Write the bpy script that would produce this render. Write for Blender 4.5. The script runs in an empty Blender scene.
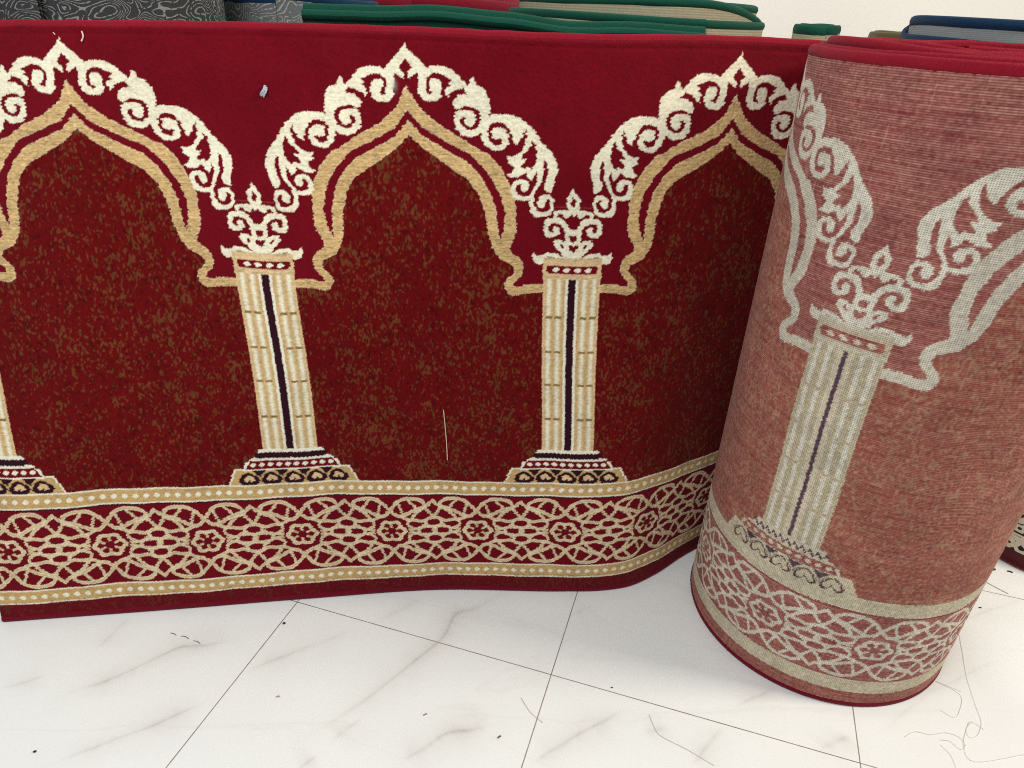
import bpy, math, random
import numpy as np
from mathutils import Matrix, Vector

rng = np.random.default_rng(7)
random.seed(7)
C = bpy.context.scene.collection
scene = bpy.context.scene

# ------------------------------------------------------------------ colour + mesh helpers
def lin(c):
    c = np.asarray(c, float) / 255.0
    return np.where(c <= 0.04045, c / 12.92, ((c + 0.055) / 1.055) ** 2.4)

def mesh_from(name, verts, quads, smooth=True, colours=None, tris=None):
    verts = np.asarray(verts, np.float32).reshape(-1, 3)
    quads = np.asarray(quads, np.int32).reshape(-1, 4)
    me = bpy.data.meshes.new(name)
    nq = len(quads)
    nt = 0 if tris is None else len(tris)
    me.vertices.add(len(verts))
    me.vertices.foreach_set('co', verts.ravel())
    loops = quads.ravel()
    if nt:
        loops = np.concatenate([loops, np.asarray(tris, np.int32).ravel()])
    me.loops.add(len(loops))
    me.loops.foreach_set('vertex_index', loops.astype(np.int32))
    me.polygons.add(nq + nt)
    starts = np.concatenate([np.arange(nq) * 4, nq * 4 + np.arange(nt) * 3]).astype(np.int32)
    me.polygons.foreach_set('loop_start', starts)
    me.polygons.foreach_set('use_smooth', np.full(nq + nt, smooth, bool))
    me.update(calc_edges=True)
    if colours is not None:
        colours = np.asarray(colours, np.float32).reshape(-1, 3)
        at = me.attributes.new('knot_colour', 'FLOAT_COLOR', 'POINT')
        at.data.foreach_set('color', np.c_[colours, np.ones(len(colours), np.float32)].astype(np.float32).ravel())
    return me

def link(name, me, mat, parent=None):
    o = bpy.data.objects.new(name, me)
    C.objects.link(o)
    if mat is not None:
        o.data.materials.append(mat)
    if parent is not None:
        o.parent = parent
        o.matrix_parent_inverse = Matrix.Translation(-parent.location)
    return o

def empty(name, loc, label, cat, group=None):
    o = bpy.data.objects.new(name, None)
    C.objects.link(o)
    o.location = loc
    o.empty_display_size = 0.1
    return tag(o, label, cat, group)

def tag(o, label=None, cat=None, group=None, kind=None):
    if label: o['label'] = label
    if cat: o['category'] = cat
    if group: o['group'] = group
    if kind: o['kind'] = kind
    return o

def grid_quads(nr, nc, off=0):
    i = np.arange(nr * nc).reshape(nr, nc) + off
    return np.stack([i[:-1, :-1], i[:-1, 1:], i[1:, 1:], i[1:, :-1]], -1).reshape(-1, 4)

class Soup:
    """collects grids and tubes into one mesh"""
    def __init__(s): s.v = []; s.q = []; s.c = []; s.n = 0
    def grid(s, V, col=None, flip=False):
        nr, nc = V.shape[:2]
        q = grid_quads(nr, nc, s.n)
        if flip: q = q[:, ::-1]
        s.v.append(V.reshape(-1, 3)); s.q.append(q); s.n += nr * nc
        if col is not None:
            col = np.asarray(col, float)
            s.c.append(np.broadcast_to(col, (nr, nc, 3)).reshape(-1, 3))
    def tube(s, pts, r, n=8, closed=False, rz=None, col=None):
        """round (or with rz flattened) tube along pts; r scalar or per point"""
        pts = np.asarray(pts, float)
        r = np.broadcast_to(np.asarray(r, float), (len(pts),))
        rz = r if rz is None else np.broadcast_to(np.asarray(rz, float), (len(pts),))
        t = np.gradient(pts, axis=0); t /= np.linalg.norm(t, axis=1)[:, None] + 1e-12
        up = np.where(np.abs(t[:, 2:3]) > 0.95, np.array([[1., 0, 0]]), np.array([[0, 0, 1.]]))
        a = np.cross(t, up); a /= np.linalg.norm(a, axis=1)[:, None] + 1e-12
        b = np.cross(a, t)
        th = np.linspace(0, 2 * np.pi, n + 1)
        V = pts[:, None] + a[:, None] * (np.cos(th)[None, :, None] * r[:, None, None]) + b[:, None] * (np.sin(th)[None, :, None] * rz[:, None, None])
        s.grid(V, col, flip=True)
        for k, fl in ((0, False), (len(pts) - 1, True)):   # small caps
            ring = V[k]
            cap = np.stack([np.broadcast_to(pts[k], ring.shape), ring], 0)
            s.grid(cap, col, flip=fl)
    def build(s, name, mat, parent=None, smooth=True):
        me = mesh_from(name, np.concatenate(s.v), np.concatenate(s.q), smooth, np.concatenate(s.c) if s.c else None)
        return link(name, me, mat, parent)

def blur(a, n, axis):
    for _ in range(n):
        a = 0.5 * a + 0.25 * (np.roll(a, 1, axis) + np.roll(a, -1, axis))
    return a

def noise2(shape, ny, nx):
    a = blur(blur(rng.standard_normal(shape), ny, 0), nx, 1)
    return (a - a.mean()) / a.std()

def lownoise(n, cells, seed):
    r = np.random.default_rng(seed)
    k = r.standard_normal(cells + 3)
    x = np.linspace(0, cells, n); i = x.astype(int); f = x - i; f = f * f * (3 - 2 * f)
    return k[i] * (1 - f) + k[i + 1] * f

def sstep(a, b, x):
    t = np.clip((x - a) / (b - a), 0, 1)
    return t * t * (3 - 2 * t)

# ------------------------------------------------------------------ node helpers
class NT:
    def __init__(s, mat):
        mat.use_nodes = True
        s.nt = mat.node_tree; s.nt.nodes.clear()
        s.out = s.nt.nodes.new('ShaderNodeOutputMaterial')
        s.bsdf = s.nt.nodes.new('ShaderNodeBsdfPrincipled')
        s.nt.links.new(s.bsdf.outputs[0], s.out.inputs[0])
    def n(s, t, **kw):
        nd = s.nt.nodes.new(t)
        for k, v in kw.items(): setattr(nd, k, v)
        return nd
    def l(s, a, b): s.nt.links.new(a, b)
    def math(s, op, a, b=None, clamp=False):
        nd = s.n('ShaderNodeMath', operation=op, use_clamp=clamp)
        for i, v in enumerate((a, b)):
            if v is None: continue
            if isinstance(v, (int, float)): nd.inputs[i].default_value = v
            else: s.l(v, nd.inputs[i])
        return nd.outputs[0]
    def mix(s, f, a, b, mode='MIX'):
        nd = s.n('ShaderNodeMix', data_type='RGBA', blend_type=mode)
        for sock, v in ((nd.inputs[0], f), (nd.inputs[6], a), (nd.inputs[7], b)):
            if isinstance(v, (int, float)): sock.default_value = v
            elif isinstance(v, (tuple, list, np.ndarray)): sock.default_value = (*[float(q) for q in v], 1)
            else: s.l(v, sock)
        return nd.outputs[2]
    def noise(s, scale, detail=3, rough=0.55, vec=None, dist=0.0):
        nd = s.n('ShaderNodeTexNoise')
        nd.inputs['Scale'].default_value = scale; nd.inputs['Detail'].default_value = detail
        nd.inputs['Roughness'].default_value = rough; nd.inputs['Distortion'].default_value = dist
        s.l(vec if vec is not None else s.coord(), nd.inputs['Vector'])
        return nd.outputs[0]
    def coord(s):
        if not hasattr(s, '_c'): s._c = s.n('ShaderNodeTexCoord').outputs['Object']
        return s._c
    def scaled(s, sc):
        m = s.n('ShaderNodeMapping'); m.inputs['Scale'].default_value = sc
        s.l(s.coord(), m.inputs[0]); return m.outputs[0]
    def ramp(s, f, stops):
        r = s.n('ShaderNodeValToRGB'); e = r.color_ramp.elements
        while len(e) < len(stops): e.new(0.5)
        for k, (p, c) in enumerate(stops):
            e[k].position = p; e[k].color = (*c, 1) if len(c) == 3 else c
        s.l(f, r.inputs[0]); return r.outputs[0]
    def bump(s, h, strength, dist=0.002):
        b = s.n('ShaderNodeBump'); b.inputs['Strength'].default_value = strength; b.inputs['Distance'].default_value = dist
        s.l(h, b.inputs['Height']); s.l(b.outputs[0], s.bsdf.inputs['Normal'])
    def set(s, **kw):
        for k, v in kw.items():
            i = s.bsdf.inputs[k.replace('_', ' ')]
            if isinstance(v, (int, float)): i.default_value = v
            elif isinstance(v, (tuple, list, np.ndarray)): i.default_value = (*[float(q) for q in v], 1)
            else: s.l(v, i)

def knot_material(name, sheen, rough):
    """woven surface: every knot's own yarn colour sits on the mesh, fibre noise on top"""
    m = bpy.data.materials.new(name); t = NT(m)
    at = t.n('ShaderNodeAttribute', attribute_name='knot_colour').outputs['Color']
    f = t.noise(900, 2, 0.6)
    col = t.mix(t.math('MULTIPLY', f, 0.55), at, (0.55, 0.55, 0.55), 'MULTIPLY')
    t.set(Base_Color=col, Roughness=rough, Sheen_Weight=sheen, Sheen_Roughness=0.5)
    t.bsdf.inputs['Specular IOR Level'].default_value = 0.08
    t.bump(f, 0.35, 0.002)
    return m

def yarn_material(name, c, sheen=0.25, scale=420, vary=0.35, zstretch=0.25):
    """plain overlocked yarn: short stitches and fibre noise"""
    m = bpy.data.materials.new(name); t = NT(m)
    f = t.noise(scale, 3, 0.6, t.scaled((1, 1, zstretch)))
    g = t.noise(14, 3, 0.6)
    col = t.mix(f, np.asarray(lin(c)) * (1 - vary), np.minimum(np.asarray(lin(c)) * (1 + vary), 1))
    col = t.mix(t.math('MULTIPLY', g, 0.35), col, np.asarray(lin(c)) * 0.6)
    t.set(Base_Color=col, Roughness=0.9, Sheen_Weight=sheen)
    t.bsdf.inputs['Specular IOR Level'].default_value = 0.1
    t.bump(f, 0.6, 0.003)
    return m

# ------------------------------------------------------------------ camera (measured from the floor tiles and the carpet)
FPX, PITCH, ROLL, HCAM = 709.84282, 0.49025, 0.05081, 1.22551
cam_d = bpy.data.cameras.new('camera'); cam = bpy.data.objects.new('camera', cam_d); C.objects.link(cam)
fwd = np.array([0, math.cos(PITCH), -math.sin(PITCH)]); rt = np.array([1., 0, 0]); upv = np.cross(rt, fwd)
r2 = math.cos(ROLL) * rt + math.sin(ROLL) * upv; u2 = -math.sin(ROLL) * rt + math.cos(ROLL) * upv
M = Matrix.Identity(4)
for i in range(3):
    M[i][0], M[i][1], M[i][2] = r2[i], u2[i], -fwd[i]
M[2][3] = HCAM
cam.matrix_world = M
cam_d.sensor_width = 36; cam_d.lens = FPX * 36 / 1024; cam_d.clip_start = 0.02; cam_d.clip_end = 60
scene.camera = cam
# ------------------------------------------------------------------ the woven pattern, one repeat (604 mm x 1186 mm), in millimetres
PER, HGT = 604.0, 1186.0
SS = PER / 768.0                                    # raster step, half a knot
NXH, NYH = 385, int(HGT / SS) + 1
XX, VV = np.meshgrid(np.arange(NXH) * SS, np.arange(NYH) * SS)          # half a repeat: 0 = middle of an arch, 302 = middle of a column
CC = 302.0 - XX
PILE = dict(maroon=(114, 7, 24), field=(104, 7, 11), cream=(250, 242, 214), gold=(212, 178, 124), tan=(206, 172, 116), dark=(50, 16, 30),
            brown=(104, 14, 26), white=(252, 244, 222), joint=(150, 118, 66), rose=(230, 196, 150), dim=(160, 60, 60))
BACK = dict(maroon=(138, 62, 62), field=(148, 74, 63), cream=(240, 234, 216), gold=(226, 218, 200), tan=(220, 210, 182), dark=(74, 54, 80),
            brown=(140, 66, 62), white=(228, 218, 192), joint=(184, 172, 140), rose=(212, 200, 172), dim=(160, 90, 86))
RP = np.broadcast_to(lin(PILE['maroon']), (NYH, NXH, 3)).copy()
RB = np.broadcast_to(lin(BACK['maroon']), (NYH, NXH, 3)).copy()
FIELD = np.zeros((NYH, NXH)); HI = np.zeros((NYH, NXH))               # speckled field, raised yarn
BKEY = np.zeros((NYH, NXH))                                            # 1 where the motif yarn shows on the back

def paint(mask, c, c2=None, t=None):
    for R, pal in ((RP, PILE), (RB, BACK)):
        a = lin(pal[c])
        if c2 is None: R[mask] = a
        else: R[mask] = (a * (1 - t)[..., None] + lin(pal[c2]) * t[..., None])[mask]
    FIELD[mask] = 1.0 if c == 'field' else 0.0
    light = c in ('cream', 'gold', 'tan', 'white', 'rose')
    HI[mask] = 1.0 if (c == 'gold' and c2 is None) else (0.4 if light else 0.0)
    BKEY[mask] = 1.0 if light else (0.75 if c == 'dark' else 0.0)

def poly_mask(p, X=XX, V=VV):
    p = np.asarray(p, float).reshape(-1, 2)
    inside = np.zeros(X.shape, bool)
    x0, v0 = p.min(0) - 1; x1, v1 = p.max(0) + 1
    rows = np.where((V[:, 0] >= v0) & (V[:, 0] <= v1))[0]
    cols = np.where((X[0] >= x0) & (X[0] <= x1))[0]
    if not len(rows) or not len(cols): return inside
    sl = np.ix_(rows, cols); x = X[sl]; v = V[sl]; m = np.zeros(x.shape, bool)
    q = np.roll(p, -1, 0)
    for (xa, va), (xb, vb) in zip(p, q):
        if va == vb: continue
        c = ((va > v) != (vb > v)) & (x < (xb - xa) * (v - va) / (vb - va) + xa)
        m ^= c
    inside[sl] = m
    return inside

def smooth_line(p, k=6):
    p = np.asarray(p, float).reshape(-1, 2)
    P = np.vstack([2 * p[0] - p[1], p, 2 * p[-1] - p[-2]]); out = []
    for i in range(1, len(P) - 2):
        for t in np.arange(k) / k:
            a, b, c, d = P[i - 1:i + 3]
            out.append(0.5 * ((2 * b) + (c - a) * t + (2 * a - 5 * b + 4 * c - d) * t * t + (3 * b - a - 3 * c + d) * t ** 3))
    out.append(p[-1]); return np.array(out)

def line_dist(p, X, V):
    d = np.full(X.shape, 1e9)
    for a, b in zip(p[:-1], p[1:]):
        ab = b - a; L = ab @ ab + 1e-9
        t = np.clip(((X - a[0]) * ab[0] + (V - a[1]) * ab[1]) / L, 0, 1)
        d = np.minimum(d, np.hypot(X - a[0] - ab[0] * t, V - a[1] - ab[1] * t))
    return d

POLYS = [('c', [1.6,1167.1,2.6,1159.5,13.0,1149.1,23.9,1140.3,33.9,1130.1,38.6,1126.0,22.1,1111.4,20.8,1118.4,13.4,1114.2,5.0,1108.4,2.0,1116.9,-1.0,1116.8]),
 ('m', [0.1,1141.3,5.0,1135.7,12.4,1126.2,5.8,1121.0,3.7,1116.2,0.7,1110.6,-2.4,1116.8]),
 ('c', [22.2,1112.2,26.2,1120.2,35.5,1127.6,39.0,1126.2,46.3,1130.4,69.3,1131.7,83.2,1127.4,96.0,1117.1,97.6,1113.3,106.2,1106.7,108.7,1102.9,103.3,1098.4,90.7,1094.9,81.6,1089.7,74.1,1081.3,70.8,1095.4,74.0,1098.5,82.1,1101.5,75.2,1105.1,84.3,1111.1,73.8,1114.2,63.4,1118.7,55.5,1119.9,47.4,1118.3,39.1,1112.1,36.2,1108.0,35.4,1095.4,38.5,1086.0,45.5,1082.8,50.2,1088.1,44.1,1090.2,41.9,1098.8,41.4,1105.9,45.2,1109.7,57.6,1109.8,62.7,1105.3,64.7,1092.0,63.3,1080.8,54.0,1073.6,34.1,1072.1,23.8,1080.5,21.2,1096.3]),
 ('c', [110.4,1102.0,113.2,1107.1,116.1,1115.1,120.5,1116.5,124.2,1109.2,124.6,1104.3,137.7,1100.6,146.2,1091.6,149.5,1080.7,150.6,1066.4,148.6,1054.7,147.0,1046.9,145.7,1030.5,137.3,1016.7,134.8,1025.7,131.8,1026.3,126.6,1020.7,115.6,1017.5,97.6,1020.9,88.0,1031.9,85.9,1046.5,88.2,1058.0,95.6,1062.5,102.7,1062.1,116.1,1062.0,124.0,1056.8,125.9,1048.8,121.7,1038.8,112.5,1034.7,105.5,1039.5,104.8,1044.3,107.3,1050.2,102.3,1052.0,96.8,1048.0,96.2,1042.2,99.9,1035.9,107.9,1029.8,119.6,1030.2,128.8,1036.0,134.1,1046.1,133.8,1055.8,129.6,1063.6,120.8,1067.1,106.6,1069.5,97.5,1066.6,95.6,1063.6,86.7,1064.4,83.0,1072.2,87.3,1080.5,96.5,1087.3,112.6,1088.2,104.0,1096.9,106.0,1103.6]),
 ('c', [147.1,1052.5,154.4,1058.6,161.5,1059.8,189.8,1060.6,203.9,1055.7,218.0,1045.2,223.4,1041.4,213.6,1037.6,208.3,1025.9,202.9,1015.8,194.8,1010.3,192.2,1020.1,186.0,1034.5,175.5,1046.1,164.8,1047.1,152.3,1043.1,146.7,1035.4,146.5,1023.9,151.6,1011.0,160.5,1006.9,168.7,1007.9,173.7,1017.3,169.8,1020.4,162.5,1017.5,155.4,1019.5,152.8,1027.6,154.8,1035.9,166.5,1038.6,177.1,1035.6,183.3,1026.1,184.4,1013.0,178.5,1004.4,167.6,999.0,153.2,998.6,142.4,1005.4,135.5,1016.6,134.8,1026.5,146.1,1046.8]),
 ('c', [213.6,1037.6,223.4,1041.4,226.8,1036.4,226.9,1026.6,225.1,1019.1,223.4,1008.3,212.6,997.7,205.8,988.9,207.2,986.0,217.1,987.6,205.7,975.1,205.0,971.1,209.9,969.7,218.9,973.6,221.7,967.5,227.1,973.2,229.8,975.9,233.4,982.0,234.4,971.9,229.9,958.0,225.4,948.8,217.1,955.6,214.4,963.7,201.6,955.5,186.1,954.0,179.7,957.6,188.0,962.4,190.8,967.7,192.6,973.8,180.9,979.0,183.6,982.5,179.2,990.3,191.0,990.6,201.8,995.4,210.8,1005.9,215.8,1024.4,214.4,1037.4]),
 ('c', [221.6,1042.9,218.9,1045.2,228.7,1035.2,237.7,1022.5,246.7,1009.7,237.6,1020.5,248.4,1009.5,263.0,995.2,270.5,978.6,271.6,966.8,267.3,952.9,263.9,939.0,261.9,927.6,256.7,927.3,248.4,933.1,247.4,941.7,252.7,954.0,254.0,964.4,252.4,979.6,248.2,985.8,246.0,981.0,245.3,965.7,244.5,951.9,236.4,935.9,229.1,925.1,227.7,915.8,227.8,903.5,233.4,894.9,243.7,891.0,252.9,893.2,258.4,901.5,258.3,910.4,254.5,915.5,249.0,914.9,250.5,909.1,247.3,901.8,241.7,898.9,236.1,900.4,234.2,910.9,237.9,919.9,247.0,923.9,258.1,923.6,264.7,914.2,264.0,900.0,260.4,889.1,249.3,883.5,228.8,882.9,220.4,892.3,220.0,914.0,207.0,912.8,194.1,915.0,189.5,922.6,186.8,932.9,188.7,941.8,194.3,949.1,207.1,951.6,218.1,947.0,220.3,938.5,218.1,931.4,210.7,928.4,206.1,932.4,205.2,943.2,197.9,941.5,195.7,933.5,199.7,924.2,208.9,920.4,219.9,921.9,225.4,928.4,232.7,942.7,235.4,954.9,232.9,965.0,233.4,980.3,234.2,997.2,231.4,1012.0,225.1,1019.9,225.1,1036.3]),
 ('C', [303.6,937.3,296.8,927.6,289.3,918.6,289.6,902.7,293.0,896.5,284.6,896.8,276.2,896.0,265.0,892.9,263.3,887.4,264.3,880.3,253.1,880.6,247.5,874.9,245.8,863.0,246.3,850.3,252.6,844.1,266.7,845.7,275.2,851.6,276.3,858.9,273.0,864.3,266.4,865.8,262.7,862.0,264.7,856.6,262.8,853.8,257.2,854.5,253.7,861.6,257.0,870.0,268.2,872.3,278.6,868.5,285.4,859.3,287.2,839.1,285.9,835.3,278.2,840.6,265.9,840.5,263.2,830.7,268.0,824.4,274.8,820.0,279.7,814.5,278.8,813.2,285.6,807.7,293.4,804.8,285.6,806.8,277.9,809.0,272.1,813.5,262.5,814.4,249.2,815.1,245.4,810.4,232.4,809.6,225.3,816.2,223.4,805.7,228.3,795.5,236.9,791.9,245.5,795.2,248.4,800.1,307.4,802.0]),
 ('M', [304.0,922.8,299.0,916.2,296.9,911.7,297.8,905.6,304.6,900.4]),
 ('M', [305.0,885.5,296.9,890.0,293.3,884.0,287.7,882.0,282.0,884.5,280.0,889.0,273.5,889.6,269.8,885.0,270.8,882.3,279.3,881.2,286.9,875.7,291.8,866.8,295.2,861.0,305.8,860.7]),
 ('M', [306.1,849.1,294.6,848.5,295.4,839.3,301.1,836.6,303.2,831.1,306.5,833.6]),
 ('M', [305.2,828.9,303.4,827.0,299.4,830.7,293.7,831.4,291.9,827.7,295.9,821.2,306.0,813.9]),
 ('M', [274.6,831.8,279.4,832.9,284.3,825.6,279.9,823.2]),
 ('M', [245.5,800.3,253.1,807.4,262.6,806.9,271.3,802.1,258.9,802.3]),
 ('L', [266.7,902.4,288.1,903.2,288.2,901.6,266.8,900.8]),
 ('G', [2.9,1097.6,20.5,1061.7,55.6,1035.7,97.5,1015.6,133.6,995.2,146.8,992.0,157.3,980.9,169.8,968.1,180.4,948.2,185.7,938.2,192.8,915.9,193.7,903.9,194.7,857.8,190.9,846.5,183.3,831.1,180.4,819.7,186.9,812.7,196.3,807.7,204.8,796.9,206.7,783.7,202.8,770.0,190.3,757.4,187.4,751.3,190.2,748.0,204.7,748.7,207.6,751.8,224.9,753.0,249.8,752.5,250.0,737.4,209.5,734.3,190.1,729.9,180.5,732.1,171.9,742.3,171.0,752.0,175.0,762.1,186.6,772.6,190.5,780.6,186.7,789.9,177.3,794.9,162.2,801.3,148.4,821.4,141.3,849.3,138.8,880.1,125.4,921.5,107.3,944.1,70.8,965.1,22.6,994.3,-1.3,1016.0]),
 ('S', [0.2,1057.0,24.6,1028.5,72.6,1005.6,115.0,988.3,145.0,958.4,166.0,924.5,174.9,888.9,171.4,857.8,162.8,835.2,160.6,857.0,157.4,893.7,147.4,926.1,129.4,954.4,105.3,976.1,71.9,991.3,23.8,1014.3,-0.3,1040.3])]
for _c, _q in POLYS:                                               # run across the mirror axes so no seam shows
    _a, _b = _q[0], _q[-2]
    if min(abs(_a), abs(_a - 302)) < 5:
        _q[0] = 0 if _a < 99 else 302
        _q[:0] = [-6 if _a < 99 else 308, _q[1]]
    if min(abs(_b), abs(_b - 302)) < 5: _q += [-6 if _b < 99 else 308, _q[-1]]
named = {'c': 'cream', 'C': 'cream', 'm': 'maroon', 'M': 'maroon', 'S': 'maroon', 'G': 'gold', 'L': 'dim'}
gold = np.array([q for c, q in POLYS if c == 'G'][0]).reshape(-1, 2)
k_in = 29                                                           # where the band's lower edge starts
inner = gold[k_in:]
# speckled field under the arch and beside the column
fieldpoly = np.vstack([[[-5, inner[-1][1]]], inner[::-1], [[310, inner[0][1]], [310, 290], [-5, 290]]])
paint(poly_mask(fieldpoly), 'field')
for c, q in POLYS:
    if c in 'GS': paint(poly_mask(q), named[c])
for c, q in POLYS:
    if c not in 'GS': paint(poly_mask(q), named[c])
# column shaft: dark slit, white edges, two rounded ridges each side
V1 = VV; cc = np.abs(CC)
shaft = (cc < 56.5) & (V1 > 378) & (V1 < 768)
t_r = np.maximum(np.exp(-((cc - 25.5) / 4.6) ** 2), np.exp(-((cc - 44.5) / 4.6) ** 2))
paint(shaft, 'gold', 'cream', np.clip(t_r * 1.1, 0, 1))
for vj in (684, 610, 536, 456):
    j = shaft & (np.abs(V1 - vj) < 2.6) & ((np.abs(cc - 25.5) < 7) | (np.abs(cc - 44) < 7)); paint(j, 'joint')
RB[shaft & (t_r < 0.5)] = lin((206, 194, 164))
paint(shaft & (cc > 52.5), 'rose')
paint(shaft & (cc < 13) , 'white'); paint(shaft & (cc < 7.6) & (V1 < 764), 'dark')
RB[shaft & (cc > 3.6) & (cc < 8.4)] = lin(BACK['white'])
# block under the capital
blk = (cc < 57.5) & (V1 > 763) & (V1 < 806); paint(blk, 'rose')
paint((cc < 57.5) & (np.abs(V1 - 767) < 2.2), 'gold'); paint((cc < 57.5) & (np.abs(V1 - 803.5) < 2.4), 'gold')
pan = (np.abs(V1 - 782) < 8.0) & (cc < 50.5 - np.maximum(np.abs(V1 - 783) - 4, 0)); paint(pan, 'maroon')
for cx in (11, 32):
    paint((np.abs(cc - cx) / 7.0) ** 1.5 + (np.abs(V1 - 782) / 4.8) ** 1.5 < 1, 'white')
# stepped base
def trap(v0, v1, w0, w1): return (V1 > v0) & (V1 < v1) & (cc < w0 + (w1 - w0) * (V1 - v0) / (v1 - v0))
paint(trap(294, 336, 140, 121), 'white'); paint(trap(294, 333, 137, 117.5), 'tan')
paint(trap(331, 361, 104, 84) | trap(331, 352, 103, 97), 'white'); paint(trap(335, 355, 98, 86), 'maroon')
paint(trap(354, 381, 80, 66), 'white'); paint(trap(358, 375, 75, 65), 'white')
rope = line_dist(np.stack([np.linspace(0, 71, 90), 366.5 + 2.2 * np.sin(np.linspace(0, 71, 90) / 8.4 * 2 * np.pi)], 1), cc, V1)
paint(rope < 5.2, 'dark')
for k in range(6):
    paint((np.abs(cc - (9 + 18 * k)) / 6.2) ** 1.6 + (np.abs(V1 - 345) / 4.8) ** 1.6 < 1, 'white') if 9 + 18 * k < 95 else None
for cx in (0, 47, 94):
    hx = np.abs(cc - cx); hv = V1 - 313.5
    def heart(s): return (hx / (21 * s)) ** 2 + ((hv + 2.0 * s + 0.30 * hx * (hv > -6)) / (15.0 * s)) ** 2 < 1
    paint(heart(1.1), 'dark'); paint(heart(0.54), 'rose'); paint((hx < 5.5 - 0.55 * (hv + 12)) & (hv > -13) & (hv < 0), 'dark')
for cx in (23.5, 70.5):
    paint((np.abs(cc - cx) < (V1 - 315) * 0.85) & (V1 < 332), 'dark')
# beaded bands
def bead_band(v0, v1):
    paint((V1 > v0) & (V1 < v1), 'white'); paint((V1 > v0 + 3.6) & (V1 < v1 - 3.6), 'tan')
    dx = np.abs((XX % (PER / 28)) - PER / 56); vm = 0.5 * (v0 + v1)
    paint((dx / 6.4) ** 1.45 + (np.abs(V1 - vm) / 5.8) ** 1.45 < 1, 'white')
bead_band(262, 298); bead_band(37, 74.5)
paint((V1 > 259.5) & (V1 < 262), 'dark'); RB[(V1 > 256.5) & (V1 < 262)] = lin(BACK['maroon'])
paint(V1 < 37, 'brown')
# interlaced border with rosettes, 201.3 mm unit, mirrored about its middle
U = PER / 3
xm = np.abs(((XX + U / 2) % U) - U / 2) / 0.2288; ym = np.abs(VV - 167.0) / 0.281
sl = np.s_[np.where((VV[:, 0] > 70) & (VV[:, 0] < 266))[0], :]
xmS, ymS = xm[sl[0]], ym[sl[0]]
strokes = [([(440, 186), (380, 250), (325, 286), (255, 302), (150, 296), (86, 262), (96, 226), (175, 203), (235, 178), (300, 148), (370, 140), (440, 186)], 15),
           ([(0, 282), (70, 228), (145, 193), (200, 150), (240, 100)], 14), ([(78, 215), (40, 170), (0, 128)], 13),
           ([(178, 226), (240, 282)], 11), ([(352, 262), (312, 160)], 11),
           ([(0, 121), (55, 113), (115, 92), (185, 102), (258, 106), (330, 132)], 13),
           ([(0, 121), (55, 113), (82, 74), (52, 42), (0, 33)], 13),
           ([(80, 66), (135, 34), (190, 20), (262, 50), (264, 100)], 12), ([(0, 33), (60, 36), (118, 32)], 9),
           ([(0, 33), (18, 0)], 13), ([(150, 30), (168, 0)], 13), ([(190, 20), (240, 10), (275, 18)], 9)]
msk = np.zeros(xm.shape, bool); edge = np.zeros(xm.shape)
for p, w in strokes:
    d = np.full(xm.shape, 1e9); d[sl[0]] = line_dist(smooth_line(p, 5), xmS, ymS)
    msk |= d < w; edge = np.maximum(edge, np.where(d < w, np.clip(1.5 * d / w - 0.5, 0, 1), 0))
paint(msk, 'gold', 'cream', 0.15 + edge * 0.8)
fx, fy = U / 2 - xm * 0.2288, np.abs(VV - 167.0)                       # rosette, mm
rad = np.hypot(fx / 1.2, fy); ang = np.arctan2(fy, fx / 1.2)
inner_r = 23.5 * (1 + 0.10 * np.cos(6 * ang))
paint((rad < 33) & (fx < 42), 'maroon')
ring = np.abs(rad - inner_r)
paint(ring < 4.0, 'gold', 'cream', 0.15 + np.clip(ring / 4, 0, 1) * 0.7)
sp2 = np.abs((((ang - np.pi / 6) / (np.pi / 3) + 0.5) % 1) - 0.5) * np.pi / 3 * rad
paint((rad > 8.5) & (rad < 21) & (sp2 < 2.3), 'gold')
# what the back shows of the dark details: thin outlines only
zz_ = np.abs(((cc / 7.0) % 2) - 1) * 13 + 360
RB[trap(354, 381, 80, 66)] = lin(BACK['white']); RB[trap(354, 381, 80, 66) & (np.abs(V1 - zz_) < 3.2) & (cc < 72)] = lin(BACK['dark'])
for cx in (0, 47, 94):
    hx = np.abs(cc - cx); hv = V1 - 313.5
    def spade(s): return (hx / (20 * s)) ** 2 + ((hv - 1 + 0.62 * hx - 7 * np.exp(-(hx / 5.0) ** 2) * (hv < 0)) / (14.5 * s)) ** 2 < 1
    RB[heart(1.0) | spade(1.0)] = lin(BACK['tan']); RB[spade(1.0)] = lin((70, 46, 56)); RB[spade(0.78)] = lin(BACK['tan'])

# yarn colours pale towards the edge of every gold shape
gmask = (np.abs(RP - lin(PILE['gold'])).max(-1) < 1e-6).astype(float)
gb = blur(blur(gmask, 10, 0), 10, 1); ge = (gmask * np.clip((0.86 - gb) / 0.4, 0, 1) * 0.6)[..., None]
RP[:] = RP * (1 - ge) + lin(PILE['cream']) * ge
def full(a):                                                        # half repeat -> whole repeat, column in the middle seam
    return np.concatenate([a, a[:, -2:0:-1]], 1)
def soft(a):
    return 0.25 * (a + np.roll(a, 1, 1) + np.roll(a, 1, 0) + np.roll(np.roll(a, 1, 0), 1, 1))
RPf, RBf, FDf, HIf, BKf = [soft(full(a)) for a in (RP, RB, FIELD, HI, BKEY)]

def sample(R, u_mm, v_mm):
    """u_mm, v_mm: arrays; u measured from the first column's middle"""
    i = np.round((u_mm + 302.0) / SS).astype(int) % RPf.shape[1]
    j = np.clip(np.round(v_mm / SS).astype(int), 0, NYH - 1)
    return R[j, i]
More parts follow.
